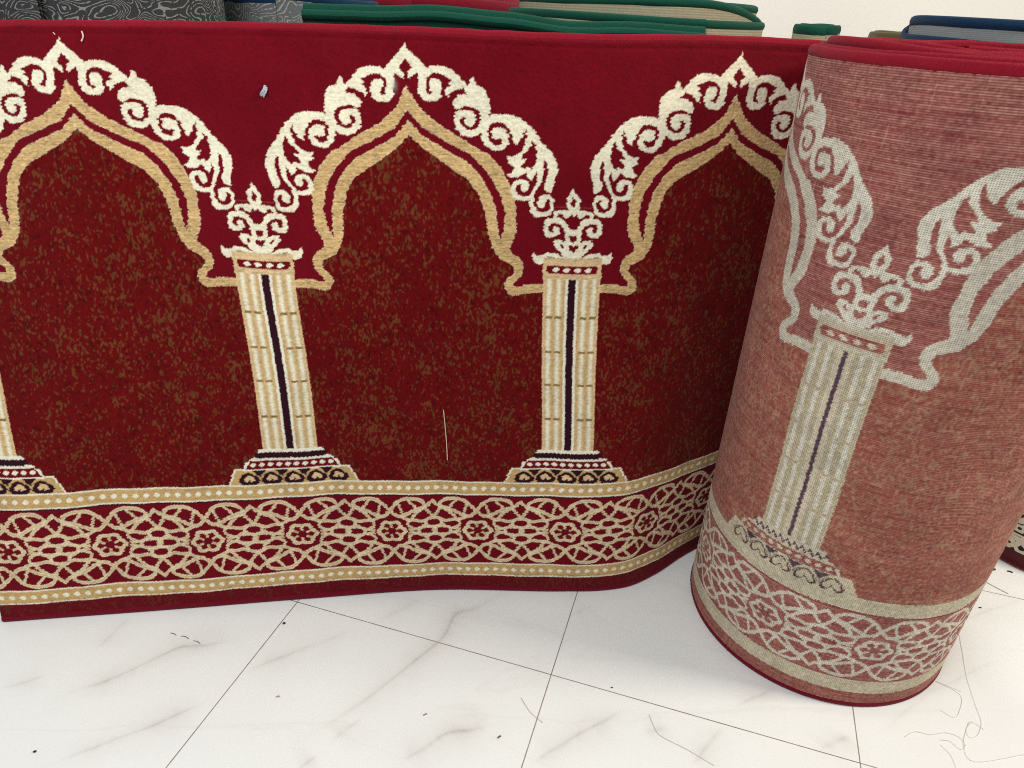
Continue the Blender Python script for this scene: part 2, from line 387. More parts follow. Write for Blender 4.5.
# ------------------------------------------------------------------ where the carpet stands (metres): foot and top edge, u = length along it
KN = PER / 384 / 1000.0
Bs = np.array([0.0, 0.302, 0.604, 0.906, 1.208, 1.2982, 1.3646, 1.4478, 1.5544, 1.6367, 1.69, 1.80])
Bk = np.array([[-1.0423, 1.094], [-0.7451, 1.1456], [-0.4511, 1.1993], [-0.1525, 1.2488], [0.1465, 1.2648], [0.236, 1.2735], [0.3, 1.2905], [0.37, 1.335], [0.45, 1.405], [0.515, 1.455], [0.556, 1.482], [0.659, 1.534]])
Ts = np.array([0.0, 0.302, 0.604, 0.906, 1.208, 1.51, 1.644, 1.8])
Tk = np.array([[-1.1229, 1.396, 1.1461], [-0.827, 1.3724, 1.1611], [-0.5187, 1.3638, 1.1725], [-0.2178, 1.3555, 1.1793], [0.0808, 1.3185, 1.1829], [0.37, 1.385, 1.19], [0.5, 1.425, 1.189], [0.653, 1.441, 1.188]])
BC, BR, TC, TR = np.array([0.7329, 1.2606]), 0.2747, np.array([0.7009, 1.1688]), 0.2684
ZT = 1.186
def cubic(xs, ys):
    m = np.gradient(ys, xs, axis=0)
    def f(q):
        q = np.asarray(q, float); i = np.clip(np.searchsorted(xs, q) - 1, 0, len(xs) - 2)
        h = (xs[i + 1] - xs[i]); t = (q - xs[i]) / h; t, h = t[..., None], h[..., None]
        return (2*t**3 - 3*t**2 + 1) * ys[i] + (t**3 - 2*t**2 + t) * h * m[i] + (-2*t**3 + 3*t**2) * ys[i+1] + (t**3 - t**2) * h * m[i+1]
    return f
fB, fT = cubic(Bs, Bk), cubic(Ts, Tk)
UJ, UH, UC = 1.80, 2.43, 3.02                        # joins the roll; reappears; column on the roll's face
TURN = 0.0125                                        # radius lost per turn
def phi(u):
    """angle round the roll, degrees, running clockwise from above; returns foot and top angle"""
    s = 57.2958 / 0.271
    out = []
    for p0 in (106.0, 100.0):
        p1 = -135.5 + (UC - UH) * s
        h = UH - UJ; t = np.clip((u - UJ) / h, 0, 1)
        mid = (2*t**3 - 3*t**2 + 1) * p0 + (t**3 - 2*t**2 + t) * h * -s + (-2*t**3 + 3*t**2) * p1 + (t**3 - t**2) * h * -s
        out.append(np.where(u < UH, mid, -135.5 - (u - UC) * s))
    return out
def roll_edge(pb, pt):
    rb = BR + TURN * (pb + 135.5) / 360; rt_ = TR + TURN * (pt + 135.5) / 360
    b = BC + rb[:, None] * np.stack([np.cos(np.radians(pb)), np.sin(np.radians(pb))], 1)
    t = TC + rt_[:, None] * np.stack([np.cos(np.radians(pt)), np.sin(np.radians(pt))], 1)
    return b, t
def edges(u):
    """foot (n,3) and top (n,3) of the carpet's middle layer at u"""
    u = np.asarray(u, float)
    ub = np.clip(u, -0.2, UJ)
    b = fB(ub); t = fT(ub)
    pb, pt = phi(u); rb, rt_ = roll_edge(pb, pt)
    k = (u > UJ)[:, None]
    b = np.where(k, rb, b); t = np.concatenate([np.where(k, rt_, t[:, :2]), np.where(k, ZT, t[:, 2:3])], 1)
    b = np.concatenate([b, np.full((len(u), 1), 0.008)], 1)
    return b, t
def normals(u):
    """unit vectors towards the pile side, at foot and top (horizontal)"""
    e = 1e-3
    b0, t0 = edges(u - e); b1, t1 = edges(u + e); out = []
    for a, c in ((b0, b1), (t0, t1)):
        d = (c - a)[:, :2]; d /= np.linalg.norm(d, axis=1)[:, None]
        out.append(np.stack([d[:, 1], -d[:, 0], np.zeros(len(u))], 1))
    return out
def sheet(u, v, off):
    """points (len(v), len(u), 3) at offset off (scalar or array) to the pile side; v in 0..1"""
    b, t = edges(u); nb, nt_ = normals(u)
    v = v[:, None, None]
    P = b[None] * (1 - v) + t[None] * v
    N = nb[None] * (1 - v) + nt_[None] * v
    off = np.broadcast_to(np.asarray(off, float), P.shape[:2])
    return P + N * off[..., None]

# gentle folds of the standing part
def ripple(u, v):
    U_, V_ = np.meshgrid(u, v)
    a = 0.006 * np.sin(U_ * 7.3 + 0.8 + 0.9 * V_) * np.sin(V_ * 2.6 + 0.3) + 0.004 * np.sin(U_ * 15.1 - V_ * 4 + 1.2)
    return a * sstep(-0.03, 0.12, V_) * sstep(1.0, 0.85, V_) * sstep(1.7, 1.35, U_)

root = empty('prayer_carpet', (0.2, 1.25, 0.0), 'red prayer carpet with cream arches, standing on edge, half rolled up', 'carpet')
pile_mat = knot_material('red_pile', 0.04, 0.95)
back_mat = knot_material('woven_backing', 0.05, 0.8)
bind_mat = yarn_material('red_binding', (140, 22, 40), 0.04)

NV = int(HGT / 1000 / KN) + 1
v01 = np.linspace(0, 1, NV); v_mm = v01 * HGT
def jitter(shape_rows):
    j = rng.uniform(-1.0, 1.0, shape_rows)
    return j
# --- pile side of the standing part
u0, u1 = -0.031, 1.80
uu = np.arange(u0, u1, KN)
Um, Vm = np.meshgrid(uu * 1000, v_mm)
ul, vl = Um / 1000, Vm / HGT
Vm0 = Vm
Vm = Vm + 14 * np.exp(-((ul - 0.62) / 0.2) ** 2) * sstep(0.15, 0.7, vl) + 6 * sstep(1.0, 0.4, ul) * sstep(0, 0.06, vl) * sstep(0.5, 0.25, vl)   # the pattern sags a little here
Um = Um - 11 * sstep(1.02, 0.66, ul) * (1 - 0.85 * sstep(0.35, 0.9, vl))
Vw = Vm + 1.6 * np.sin(Um / 47.0 + 0.6) * np.sin(Um / 190.0) + 0.8 * np.sin(Um / 19.0)      # weaving wander
jcol = np.where((np.abs(((Um + 302) % 604) - 302) < 60) & (Vm > 380) & (Vm < 770), 0.35, 1.0)
Uw = Um + np.repeat(jitter(NV // 2 + 1), 2)[:NV, None] * 1.9 * jcol + 1.0 * np.sin(Vm / 60.0 + Um / 300)
Vw = Vw + rng.uniform(-0.7, 0.7, (1, len(uu)))
col = sample(RPf, Uw, Vw); fld = sample(FDf, Uw, Vw); hi = sample(HIf, Uw, Vw)
sh = col.shape[:2]
sp = 0.85 * noise2(sh, 3, 1) + 0.45 * noise2(sh, 11, 5) + 0.28 * noise2(sh, 260, 200)
k = np.clip(sstep(0.45, 1.5, sp), 0, 1) * 0.55 * fld
col = col * (1 - k[..., None]) + lin((112, 80, 44)) * k[..., None]
dk = sstep(0.6, 1.8, noise2(sh, 6, 3)) * 0.35 * fld
col = col * (1 - dk[..., None])
rowg = rng.standard_normal((NV, 1)); knot = noise2(sh, 1, 1)
brown = (Vw < 46)
kb = (sstep(0.3, 1.3, sp) * 0.35 * brown)[..., None]
col = col * (1 - kb) + lin((96, 64, 40)) * kb
tone = 1 + 0.05 * knot + hi * (0.06 * rowg + 0.14 * noise2(sh, 0, 3) + 0.06 * noise2(sh, 1, 8)) + 0.035 * noise2(sh, 220, 160)
col = np.clip(col * tone[..., None], 0, 1)
# a bluish scuff on the cream scroll
st = np.exp(-(((ul * 1000 - 885.6) / 4.5) ** 2 + ((Vm0 - 1097) / 9) ** 2))[..., None] * 0.6
col = col * (1 - st) + lin((150, 160, 160)) * st
rel = 0.0045 + 0.00022 * knot + 0.0011 * np.clip(hi, 0, 1) ** 2 * (1 + 0.25 * rowg) * 0.6 + 0.0004 * noise2(sh, 30, 30) * 0.5
seam = np.exp(-((Vm0 - (HGT - 16)) / 3.0) ** 2)                         # stitched line under the top binding
rel = rel - 0.0012 * seam
P = sheet(uu, v01, rel + ripple(uu, v01))
pile = Soup(); pile.grid(P, col)
# --- woven back, outside of the roll
ub = np.arange(2.15, 3.36, KN)
Um, Vm = np.meshgrid(ub * 1000, v_mm)
rj = jitter(NV)[:, None]
vl = Vm / HGT
Vm = Vm - 13 * sstep(0.35, 0.78, vl); Um = Um + 10 * sstep(0.68, 0.82, vl)
Uw = Um + np.repeat(rj[::2], 2, 0)[:NV] * 1.0 + 1.0 * np.sin(Vm / 60.0)
Vq = np.floor(Vm / (2 * KN * 1000)) * 2 * KN * 1000 + 1.6
Vw = Vq + 1.2 * np.sin(Um / 47.0) + rng.uniform(-0.9, 0.9, (1, len(ub)))
colb = sample(RBf, Uw, Vw); fldb = sample(FDf, Uw, Vw); bk = sample(BKf, Uw, Vw)
sh = colb.shape[:2]; ph = np.where(np.arange(NV) % 2 == 0, 0, 2)[:, None]; pc = (np.arange(len(ub)) % 2)[None, :]
knot = noise2(sh, 1, 1)
spk = 0.9 * noise2(sh, 3, 1) + 0.5 * noise2(sh, 12, 10)
kk = (sstep(0.1, 1.3, spk) * 0.55 * fldb)[..., None]
colb = colb * (1 - kk) + lin((172, 140, 108)) * kk
# light weft lines on the plain red, broken into streaks
streak = noise2(sh, 0, 260) * 0.7 + noise2((NV, 1), 2, 0) * 0.5 + 0.4 * knot
lw = (np.where(ph == 0, 1.0, 0.10) * np.clip(0.50 + 0.16 * streak, 0, 1) * (1 - bk) * (1 - 0.35 * fldb))[..., None]
colb = colb * (1 - lw) + lin((204, 158, 140)) * lw
dl = (np.where(ph == 2, 0.32, 0.0) * (1 - bk) * sstep(-0.5, 1.5, noise2(sh, 0, 120)))[..., None]
colb = colb * (1 - dl) + lin((110, 36, 40)) * dl
wl = (sstep(1.7, 2.4, noise2(sh, 160, 0)) * 0.2 * (1 - bk))[..., None]                 # stray warps
colb = colb * (1 - wl) + lin((220, 178, 150)) * wl
wl2 = (sstep(2.0, 2.6, noise2(sh, 40, 0)) * 0.35 * fldb)[..., None]
colb = colb * (1 - wl2) + lin((214, 150, 120)) * wl2
dot = (bk * np.where((ph == 2) & (pc == 0), 0.72, 0.0) + bk * np.where(ph == 2, 0.06, 0.0))[..., None]
colb = colb * (1 - dot) + lin((96, 74, 62)) * dot
colb = np.clip(colb * (1 + 0.09 * knot + 0.05 * noise2(sh, 120, 120))[..., None], 0, 1)
relb = -(0.0045 + np.where(ph == 2, -0.0004, 0.0002) + 0.00016 * knot)
back = Soup(); back.grid(sheet(ub, v01, relb), colb, flip=True)
# --- the rest, coarse: back of the standing part, and the wound-up turns inside
def coarse(us, off, colr, soup, flip, zup=None, rip_=False):
    Pq = sheet(us, np.linspace(0, 1, 14), off + (ripple(us, np.linspace(0, 1, 14)) if rip_ else 0))
    if zup is not None:
        Pq[..., 2] += zup[None, :] * np.linspace(0, 1, 14)[:, None] ** 4
    soup.grid(Pq, colr, flip=flip)
coarse(np.linspace(u0, 1.86, 240), -0.0065, lin((166, 92, 88)), back, True, None, True)
coarse(np.linspace(1.86, 2.16, 40), -0.0045, lin((166, 92, 88)), back, True)
coarse(np.linspace(1.79, 3.36, 160), 0.0045, lin((120, 10, 22)), pile, False)
uin = np.linspace(3.35, 3.35 + 15.0, 1500)
zup = 0.010 * sstep(3.5, 6, uin) + 0.004 * lownoise(len(uin), 60, 5) * sstep(3.35, 3.9, uin)
coarse(uin, -0.0045, lin((166, 92, 88)), back, True, zup)
coarse(uin, 0.0045, lin((120, 10, 22)), pile, False, zup)
pile.build('pile_face', pile_mat, root)
back.build('woven_backing', back_mat, root)
# --- overlocked red binding along both long edges
ue = np.concatenate([np.linspace(u0, 3.35, 900), uin[1:]])
zu = np.concatenate([np.zeros(900), zup[1:]])
b, t = edges(ue)
top = Soup(); tp = t + np.stack([np.zeros(len(ue)), np.zeros(len(ue)), zu - 0.003 + 0.0004 * lownoise(len(ue), 300, 3)], 1)
rip = ripple(ue, np.array([0.995]))[0]; nb, nt_ = normals(ue); tp = tp + nt_ * rip[:, None]
top.tube(tp, 0.0062, 10, rz=0.009); tb = top.build('edge_binding', bind_mat, root); tb['label'] = 'bright red top edge binding'
bot = Soup(); bp = b.copy(); bp[:, 2] = 0.0078
bot.tube(bp, 0.0064, 10, rz=0.0082); bot.build('edge_binding', yarn_material('dark_red_binding', (112, 14, 34), 0.05), root)['label'] = 'dark red bottom edge binding resting on the floor'
# --- frayed white and teal warp ends at the cut left end
fr = Soup(); rr = np.random.default_rng(3)
bb, tt = edges(np.array([u0])); 
for k in range(420):
    v = rr.uniform(0.01, 0.99); p = bb[0] * (1 - v) + tt[0] * v
    L = rr.uniform(0.004, 0.011); d = np.array([-1, -0.15 + rr.normal(0, 0.25), rr.normal(0, 0.5)])
    q = np.stack([p + np.array([0, rr.uniform(-0.003, 0.003), 0]) + d * L * s + np.array([0, 0, -0.25 * L * s * s]) for s in (-0.3, 0.3, 0.7, 1)])
    fr.tube(q, 0.0006, 5, col=lin((222, 222, 214)) if rr.random() < 0.7 else lin((70, 130, 130)))
fr.build('frayed_end', knot_material('warp_ends', 0.0, 0.9), root)
# ------------------------------------------------------------------ floor: veined glossy tiles
VEINS = [(w, a, np.array(p)) for w, a, p in [
 (.004, .5, [[-0.841, 1.025], [-0.815, 1.12]]), (.006, .95, [[-0.837, 0.918], [-0.764, 0.962], [-0.705, 1.015], [-0.657, 1.05], [-0.573, 1.063]]), (.006, .45, [[-0.969, 0.919], [-0.898, 0.964]]),
 (.005, .6, [[-0.522, 0.982], [-0.42, 1.052], [-0.332, 1.104]]), (.006, .7, [[-0.784, 0.774], [-0.704, 0.823], [-0.633, 0.868], [-0.565, 0.916]]),
 (.006, .8, [[-0.353, 0.85], [-0.267, 0.929], [-0.192, 1.019], [-0.128, 1.097], [-0.103, 1.171], [-0.059, 1.198], [0.032, 1.265]]), (.005, .5, [[-0.298, 0.854], [-0.251, 0.903]]),
 (.007, .95, [[-0.172, 0.811], [-0.127, 0.843], [-0.084, 0.878], [0.001, 0.9]]), (.006, .6, [[-0.345, 0.792], [-0.32, 0.818]]),
 (.005, .35, [[0.162, 1.186], [0.227, 1.233]]), (.006, .8, [[0.068, 0.818], [0.144, 0.874], [0.247, 0.938]]), (.006, .6, [[0.481, 0.966], [0.577, 1.016]]),
 (.007, .6, [[0.364, 0.83], [0.438, 0.912]]), (.016, .5, [[0.62, 0.876], [0.693, 0.915]]), (.016, .35, [[0.29, 0.90], [0.345, 0.915]]), (.005, .35, [[1.078, 1.235], [1.201, 1.284], [1.276, 1.312]]),
 (.005, .35, [[0.753, 0.919], [0.918, 1.032], [1.106, 1.121]]), (.01, .3, [[-0.268, 1.145], [-0.188, 1.211]])]]
def floor_grid():
    xs = np.concatenate([np.linspace(-6, -1.5, 12)[:-1], np.arange(-1.5, 1.6, 0.004), np.linspace(1.6, 6, 12)])
    ys = np.concatenate([np.linspace(-3, 0.55, 10)[:-1], np.arange(0.55, 1.75, 0.004), np.linspace(1.76, 3.4, 8)])
    X, Y = np.meshgrid(xs, ys)
    wob = 0.010 * np.sin(X * 23 + 3 * np.sin(Y * 17)) + 0.006 * np.sin(Y * 61 + X * 40)
    vein = np.zeros(X.shape); soft_ = np.zeros(X.shape)
    for k, (w, a, p) in enumerate(VEINS):
        q = smooth_line(p, 5)
        lo = q.min(0) - 0.12; hi_ = q.max(0) + 0.12
        m = (X > lo[0]) & (X < hi_[0]) & (Y > lo[1]) & (Y < hi_[1])
        x = X[m] + wob[m] * 0.5; y = Y[m] + wob[m] * 0.5
        d = np.full(x.shape, 9.0); tt = np.zeros(x.shape); n = len(q) - 1
        for i in range(n):
            ab = q[i + 1] - q[i]; L = ab @ ab
            t = np.clip(((x - q[i, 0]) * ab[0] + (y - q[i, 1]) * ab[1]) / L, 0, 1)
            di = np.hypot(x - q[i, 0] - ab[0] * t, y - q[i, 1] - ab[1] * t)
            b_ = di < d; d[b_] = di[b_]; tt[b_] = (i + t[b_]) / n
        fade = np.clip(np.sin(np.pi * np.clip(tt, 0.03, 0.97)) * 1.6, 0, 1) * (0.8 + 0.2 * np.sin(tt * 7 + k * 2.1))
        wv = w * (0.55 + 0.45 * np.abs(np.sin(tt * 4 + k)))
        vein[m] = np.maximum(vein[m], a * fade * (0.65 * np.exp(-(d / (wv * 0.42)) ** 1.3) + 0.35 * np.exp(-(d / (wv * 1.5)) ** 1.2)))
        soft_[m] = np.maximum(soft_[m], a * fade * np.exp(-(d / 0.035) ** 1.5))
    V = np.stack([X, Y, np.zeros_like(X)], -1)
    s = Soup(); s.grid(V, np.stack([vein, soft_, np.zeros_like(vein)], -1))
    return s
fm = bpy.data.materials.new('marble_tiles'); t = NT(fm)
at = t.n('ShaderNodeAttribute', attribute_name='knot_colour').outputs['Color']
sx = t.n('ShaderNodeSeparateColor'); t.l(at, sx.inputs[0])
rot = t.n('ShaderNodeVectorRotate', rotation_type='Z_AXIS'); t.l(t.coord(), rot.inputs['Vector'])
rot.inputs['Center'].default_value = (-0.4649, 1.18585, 0); rot.inputs['Angle'].default_value = 0.27789
sep = t.n('ShaderNodeSeparateXYZ'); t.l(rot.outputs[0], sep.inputs[0])
ds = []
for i, o0 in ((0, -0.4649), (1, 1.18585)):
    q = t.math('DIVIDE', t.math('SUBTRACT', sep.outputs[i], o0), 0.6)
    q = t.math('FRACT', t.math('ADD', q, 0.5))
    ds.append(t.math('ABSOLUTE', t.math('SUBTRACT', q, 0.5)))
dmin = t.math('MULTIPLY', t.math('MINIMUM', ds[0], ds[1]), 0.6)
grout = t.math('LESS_THAN', t.math('ADD', dmin, t.math('MULTIPLY', t.noise(60, 2), -0.0006)), 0.00085)
cloud = t.noise(2.2, 4, 0.6, t.scaled((1, 1.6, 1)), 0.6)
fine = t.noise(16, 5, 0.7, None, 1.2)
base = t.mix(cloud, lin((234, 238, 238)), lin((243, 245, 243)))
sm = t.math('MULTIPLY', sx.outputs[1], t.math('MULTIPLY', fine, 0.55))
base = t.mix(sm, base, lin((190, 182, 170)))
base = t.mix(t.math('MULTIPLY', sx.outputs[0], t.math('ADD', t.math('MULTIPLY', fine, 1.1), -0.02), True), base, lin((156, 144, 126)))
# faint wandering hairline veins everywhere
wv = t.n('ShaderNodeTexNoise'); wv.inputs['Scale'].default_value = 1.7; wv.inputs['Detail'].default_value = 6; wv.inputs['Distortion'].default_value = 0.8
mp = t.n('ShaderNodeMapping'); mp.inputs['Rotation'].default_value = (0, 0, -0.75); mp.inputs['Scale'].default_value = (0.7, 2.6, 1)
t.l(t.coord(), mp.inputs[0]); t.l(mp.outputs[0], wv.inputs['Vector'])
hair = t.math('SUBTRACT', 1.0, t.math('MULTIPLY', t.math('ABSOLUTE', t.math('SUBTRACT', wv.outputs[0], 0.5)), 60), True)
base = t.mix(t.math('MULTIPLY', hair, t.math('MULTIPLY', cloud, 0.14)), base, lin((180, 172, 160)))
base = t.mix(grout, base, t.mix(t.noise(9, 3), lin((96, 84, 74)), lin((190, 180, 168))))
t.set(Base_Color=base, Roughness=t.math('ADD', 0.16, t.math('MULTIPLY', fine, 0.14)))
t.bsdf.inputs['Specular IOR Level'].default_value = 0.45
t.bump(t.math('SUBTRACT', 1.0, grout), 0.2, 0.001)
fo = floor_grid().build('floor', fm); tag(fo, 'white marble tile floor with grey brown veins and thin grout lines', 'floor', kind='structure')

# ------------------------------------------------------------------ back wall
wm = bpy.data.materials.new('painted_wall'); t = NT(wm)
f = t.noise(3, 4, 0.6); g = t.noise(180, 2, 0.5)
t.set(Base_Color=t.mix(f, lin((247, 244, 236)), lin((251, 248, 242))), Roughness=0.7); t.bump(g, 0.1, 0.001)
w = Soup(); xs = np.linspace(-6, 6, 3); zs = np.linspace(0, 3.0, 3)
X, Z = np.meshgrid(xs, zs); w.grid(np.stack([X, np.full_like(X, 3.4), Z], -1))
tag(w.build('wall', wm), 'plain off white painted wall behind the carpets', 'wall', kind='structure')

# ------------------------------------------------------------------ other carpets standing behind
def weave_mat(name, c, c2, lines=220):
    m = bpy.data.materials.new(name); t = NT(m)
    f = t.noise(260, 3, 0.6, t.scaled((1, 1, 0.5)))
    wv = t.n('ShaderNodeTexWave', wave_type='BANDS', bands_direction='Z'); wv.inputs['Scale'].default_value = lines / 6.28 * 2; wv.inputs['Distortion'].default_value = 1.2; wv.inputs['Detail Scale'].default_value = 40
    t.l(t.coord(), wv.inputs['Vector'])
    col = t.mix(t.math('MULTIPLY', wv.outputs['Fac'], 0.7), lin(c), lin(c2)); col = t.mix(t.math('MULTIPLY', f, 0.5), col, np.asarray(lin(c)) * 0.45)
    t.set(Base_Color=col, Roughness=0.85); t.bump(f, 0.4, 0.002); t.bsdf.inputs['Specular IOR Level'].default_value = 0.1
    return m
def maze_mat(name, c, c2, scale=9.0):
    """dark back with light meandering contour lines"""
    m = bpy.data.materials.new(name); t = NT(m)
    n = t.noise(scale, 1.5, 0.5, t.scaled((1.0, 1.0, 1.3)), 0.4)
    pp = t.math('ABSOLUTE', t.math('SUBTRACT', t.math('FRACT', t.math('MULTIPLY', n, 22)), 0.5))
    ln = t.math('LESS_THAN', pp, 0.13)
    br = t.math('GREATER_THAN', t.noise(140, 2, 0.6), 0.42)
    f = t.noise(300, 2, 0.6)
    base = t.mix(f, np.asarray(lin(c)) * 0.55, np.asarray(lin(c)) * 1.4)
    t.set(Base_Color=t.mix(t.math('MULTIPLY', t.math('MULTIPLY', ln, br), 0.7), base, lin(c2)), Roughness=0.85); t.bump(f, 0.4, 0.002)
    t.bsdf.inputs['Specular IOR Level'].default_value = 0.1
    return m
def carpet_roll(name, label, cen, R, steps, H, bind, backm, pitch=0.011, bind_r=0.006, start=-90.0, squash=1.0, seed=1, lean=(0, 0), bind_h=0.011, tail=None):
    """upright spiral roll; steps = height above H gained by each successive inner turn; tail = flat end running off outside"""
    turns = len(steps)
    r_ = np.random.default_rng(seed)
    n = 72 * turns
    a = np.linspace(0, turns, n + 1)
    ang = np.radians(start) - a * 2 * np.pi
    rad = R - pitch * a
    wig = 0.004 * lownoise(n + 1, turns * 4, seed)
    zk = np.interp(a, np.arange(turns + 1) , list(steps) + [steps[-1]])
    i = np.floor(a).astype(int).clip(0, turns - 1); fr_ = a - i
    st = np.array(list(steps) + [steps[-1]]); zk = st[i] + (st[i + 1] - st[i]) * sstep(0.82, 1.0, fr_)
    ztop = H + zk + 0.0025 * lownoise(n + 1, turns * 5, seed + 9)
    x = cen[0] + (rad + wig) * np.cos(ang); y = cen[1] + (rad + wig) * np.sin(ang) * squash
    if tail is not None:
        tl = np.array(tail)
        x = np.concatenate([tl[:, 0], x]); y = np.concatenate([tl[:, 1], y]); ztop = np.concatenate([tl[:, 2], ztop]); zk = np.concatenate([np.zeros(len(tl)), zk])
    path = np.stack([x, y], 1)
    d = np.gradient(path, axis=0); d /= np.linalg.norm(d, axis=1)[:, None]
    nrm = np.stack([-d[:, 1], d[:, 0]], 1)
    rt_ = empty(name, (cen[0], cen[1], 0), label, 'carpet', 'carpet rolls standing behind the prayer carpet')
    def shell(off):
        V = np.zeros((9, len(x), 3)); zz = np.linspace(0, 1, 9)[:, None]
        p = path + nrm * off
        V[..., 0] = p[None, :, 0] + lean[0] * zz; V[..., 1] = p[None, :, 1] + lean[1] * zz
        V[..., 2] = 0.006 + zk[None] + (ztop - zk - 0.012)[None] * zz
        return V
    s = Soup(); s.grid(shell(0.004), flip=True); s.grid(shell(-0.004)); s.build('woven_backing', backm, rt_)
    for zz, nm in ((1, 'top'), (0, 'bottom')):
        s = Soup()
        p = np.stack([x + lean[0] * zz, y + lean[1] * zz, np.where(zz, ztop - 0.006, 0.0095 + zk)], 1)
        s.tube(p, bind_r * (1 + 0.12 * lownoise(len(p), len(p) // 2, seed + 3)), 8, rz=bind_h if zz else 0.009); e = s.build('edge_binding', bind, rt_)
    return rt_
bind_green = yarn_material('green_binding', (18, 74, 58), 0.06)
bind_blue = yarn_material('blue_binding', (22, 50, 78), 0.06)
bind_dred = yarn_material('maroon_binding', (120, 22, 38), 0.06)
bind_olive = yarn_material('olive_binding', (92, 82, 54), 0.2)
bind_grey = yarn_material('charcoal_binding', (60, 58, 58), 0.2)
bk_beige = weave_mat('beige_weave', (160, 152, 126), (196, 188, 160))
bk_grey = weave_mat('blue_grey_weave', (132, 138, 142), (166, 170, 170))
mz_dark = maze_mat('charcoal_maze', (62, 64, 66), (164, 162, 158), 11)
mz_mid = maze_mat('grey_maze', (106, 110, 112), (186, 180, 170), 12)
mz_red = weave_mat('maroon_weave', (120, 40, 46), (150, 70, 70))
bw = None

# big green roll with its flat end in front
carpet_roll('rolled_carpet', 'big green edged carpet roll with beige backing and a raised inner layer', (0.24, 1.83), 0.29,
            [0, 0, 0.030, 0.030, 0.030, 0.028, 0.02, 0.02], 1.215, bind_green, bk_beige, seed=2, bind_h=0.0085, bind_r=0.007, start=-70)
gs = Soup(); gt = Soup()
gx = np.linspace(-0.43, 0.33, 60); gp = np.stack([gx, 1.508 + 0.012 * np.sin((gx + .43) * 5) , 1.206 + 0.012 * lownoise(60, 6, 4) * 0.3 - 0.006 * sstep(-0.3, 0.3, gx)], 1)
gr = empty('folded_carpet', (-0.05, 1.51, 0), 'flat dark green carpet piece standing in front of the big green roll', 'carpet')
V = np.zeros((10, 60, 3)); zz = np.linspace(0, 1, 10)[:, None]
for off, fl in ((-0.012, False), (0.012, True)):
    V = np.zeros((10, 60, 3)); V[..., 0] = gp[None, :, 0]; V[..., 1] = gp[None, :, 1] + off; V[..., 2] = 0.004 + (gp[None, :, 2] - 0.012) * zz
    gs.grid(V, flip=fl)
for kx in (0, -1):
    e = np.zeros((10, 2, 3)); e[..., 0] = gp[kx, 0]; e[:, 0, 1] = gp[kx, 1] - 0.012; e[:, 1, 1] = gp[kx, 1] + 0.012; e[..., 2] = 0.004 + (gp[kx, 2] - 0.012) * zz
    gs.grid(e, flip=(kx == 0))
gs.build('pile_face', yarn_material('green_pile', (14, 52, 42), 0.06, 300, 0.5), gr)
for dy, dz in ((-0.008, -0.012), (0.006, -0.002)):
    gt = Soup(); gt.tube(gp + np.array([0, dy, dz]), 0.011, 10, rz=0.010); gt.build('edge_binding', bind_green, gr)
# behind the left half
carpet_roll('rolled_carpet', 'charcoal carpet roll with a light maze pattern, behind the left arch tip', (-0.955, 1.80), 0.25,
            [0, 0, 0.01, 0.01, 0.0], 1.30, bind_grey, mz_dark, seed=3)
carpet_roll('rolled_carpet', 'lighter grey maze patterned carpet roll at the far left edge', (-1.39, 1.82), 0.17, [0, 0, 0.0, 0.0], 1.30, bind_grey, mz_mid, seed=4)
carpet_roll('rolled_carpet', 'blue edged carpet roll with grey maze patterned backing, left of the green carpets', (-0.62, 2.15), 0.21,
            [0, 0.012, 0.012, 0.018, 0.018], 1.212, bind_blue, mz_mid, seed=5, bind_h=0.012)
carpet_roll('rolled_carpet', 'maroon carpet roll standing behind the green carpets, near the wall', (-0.36, 2.76), 0.34,
            [0, 0.006, 0.012, 0.012, 0.012], 1.218, bind_dred, mz_red, seed=6, bind_h=0.02, bind_r=0.008)
# behind the right half
carpet_roll('rolled_carpet', 'small tight carpet roll with a green edge against the wall', (0.935, 2.6), 0.075, [0, 0.004, 0.004], 1.2, bind_green, bk_beige, seed=7, bind_h=0.016)
carpet_roll('rolled_carpet', 'olive brown carpet roll partly hidden by the blue edged roll at the right', (1.43, 2.95), 0.17, [0, 0, 0.004], 1.186, bind_olive, weave_mat('olive_weave', (86, 70, 50), (110, 94, 70)), seed=8, bind_h=0.018)
carpet_roll('rolled_carpet', 'large blue edged carpet roll with grey backing at the right', (1.37, 2.22), 0.31,
            [-0.046, 0.0, 0.0, 0.0, 0.0], 1.236, bind_blue, bk_grey, seed=9, bind_h=0.014, bind_r=0.008, start=-250)
WORLD = 0.36
LIGHTS = [('ceiling_light', (-0.9, -0.3, 2.9), (-0.3, 1.2, 0.2), 1.4, 50, (0.96, 0.99, 1.0)),
          ('warm_ceiling_light', (2.7, 0.55, 2.6), (0.6, 1.2, 0.3), 0.6, 64, (1.0, 0.91, 0.78)),
          ('wall_fill_light', (0.3, 2.3, 2.95), (0.3, 2.6, 0.0), 1.0, 18, (1.0, 0.98, 0.93))]  # last one: unseen fill lamp, added to brighten the wall and roll tops
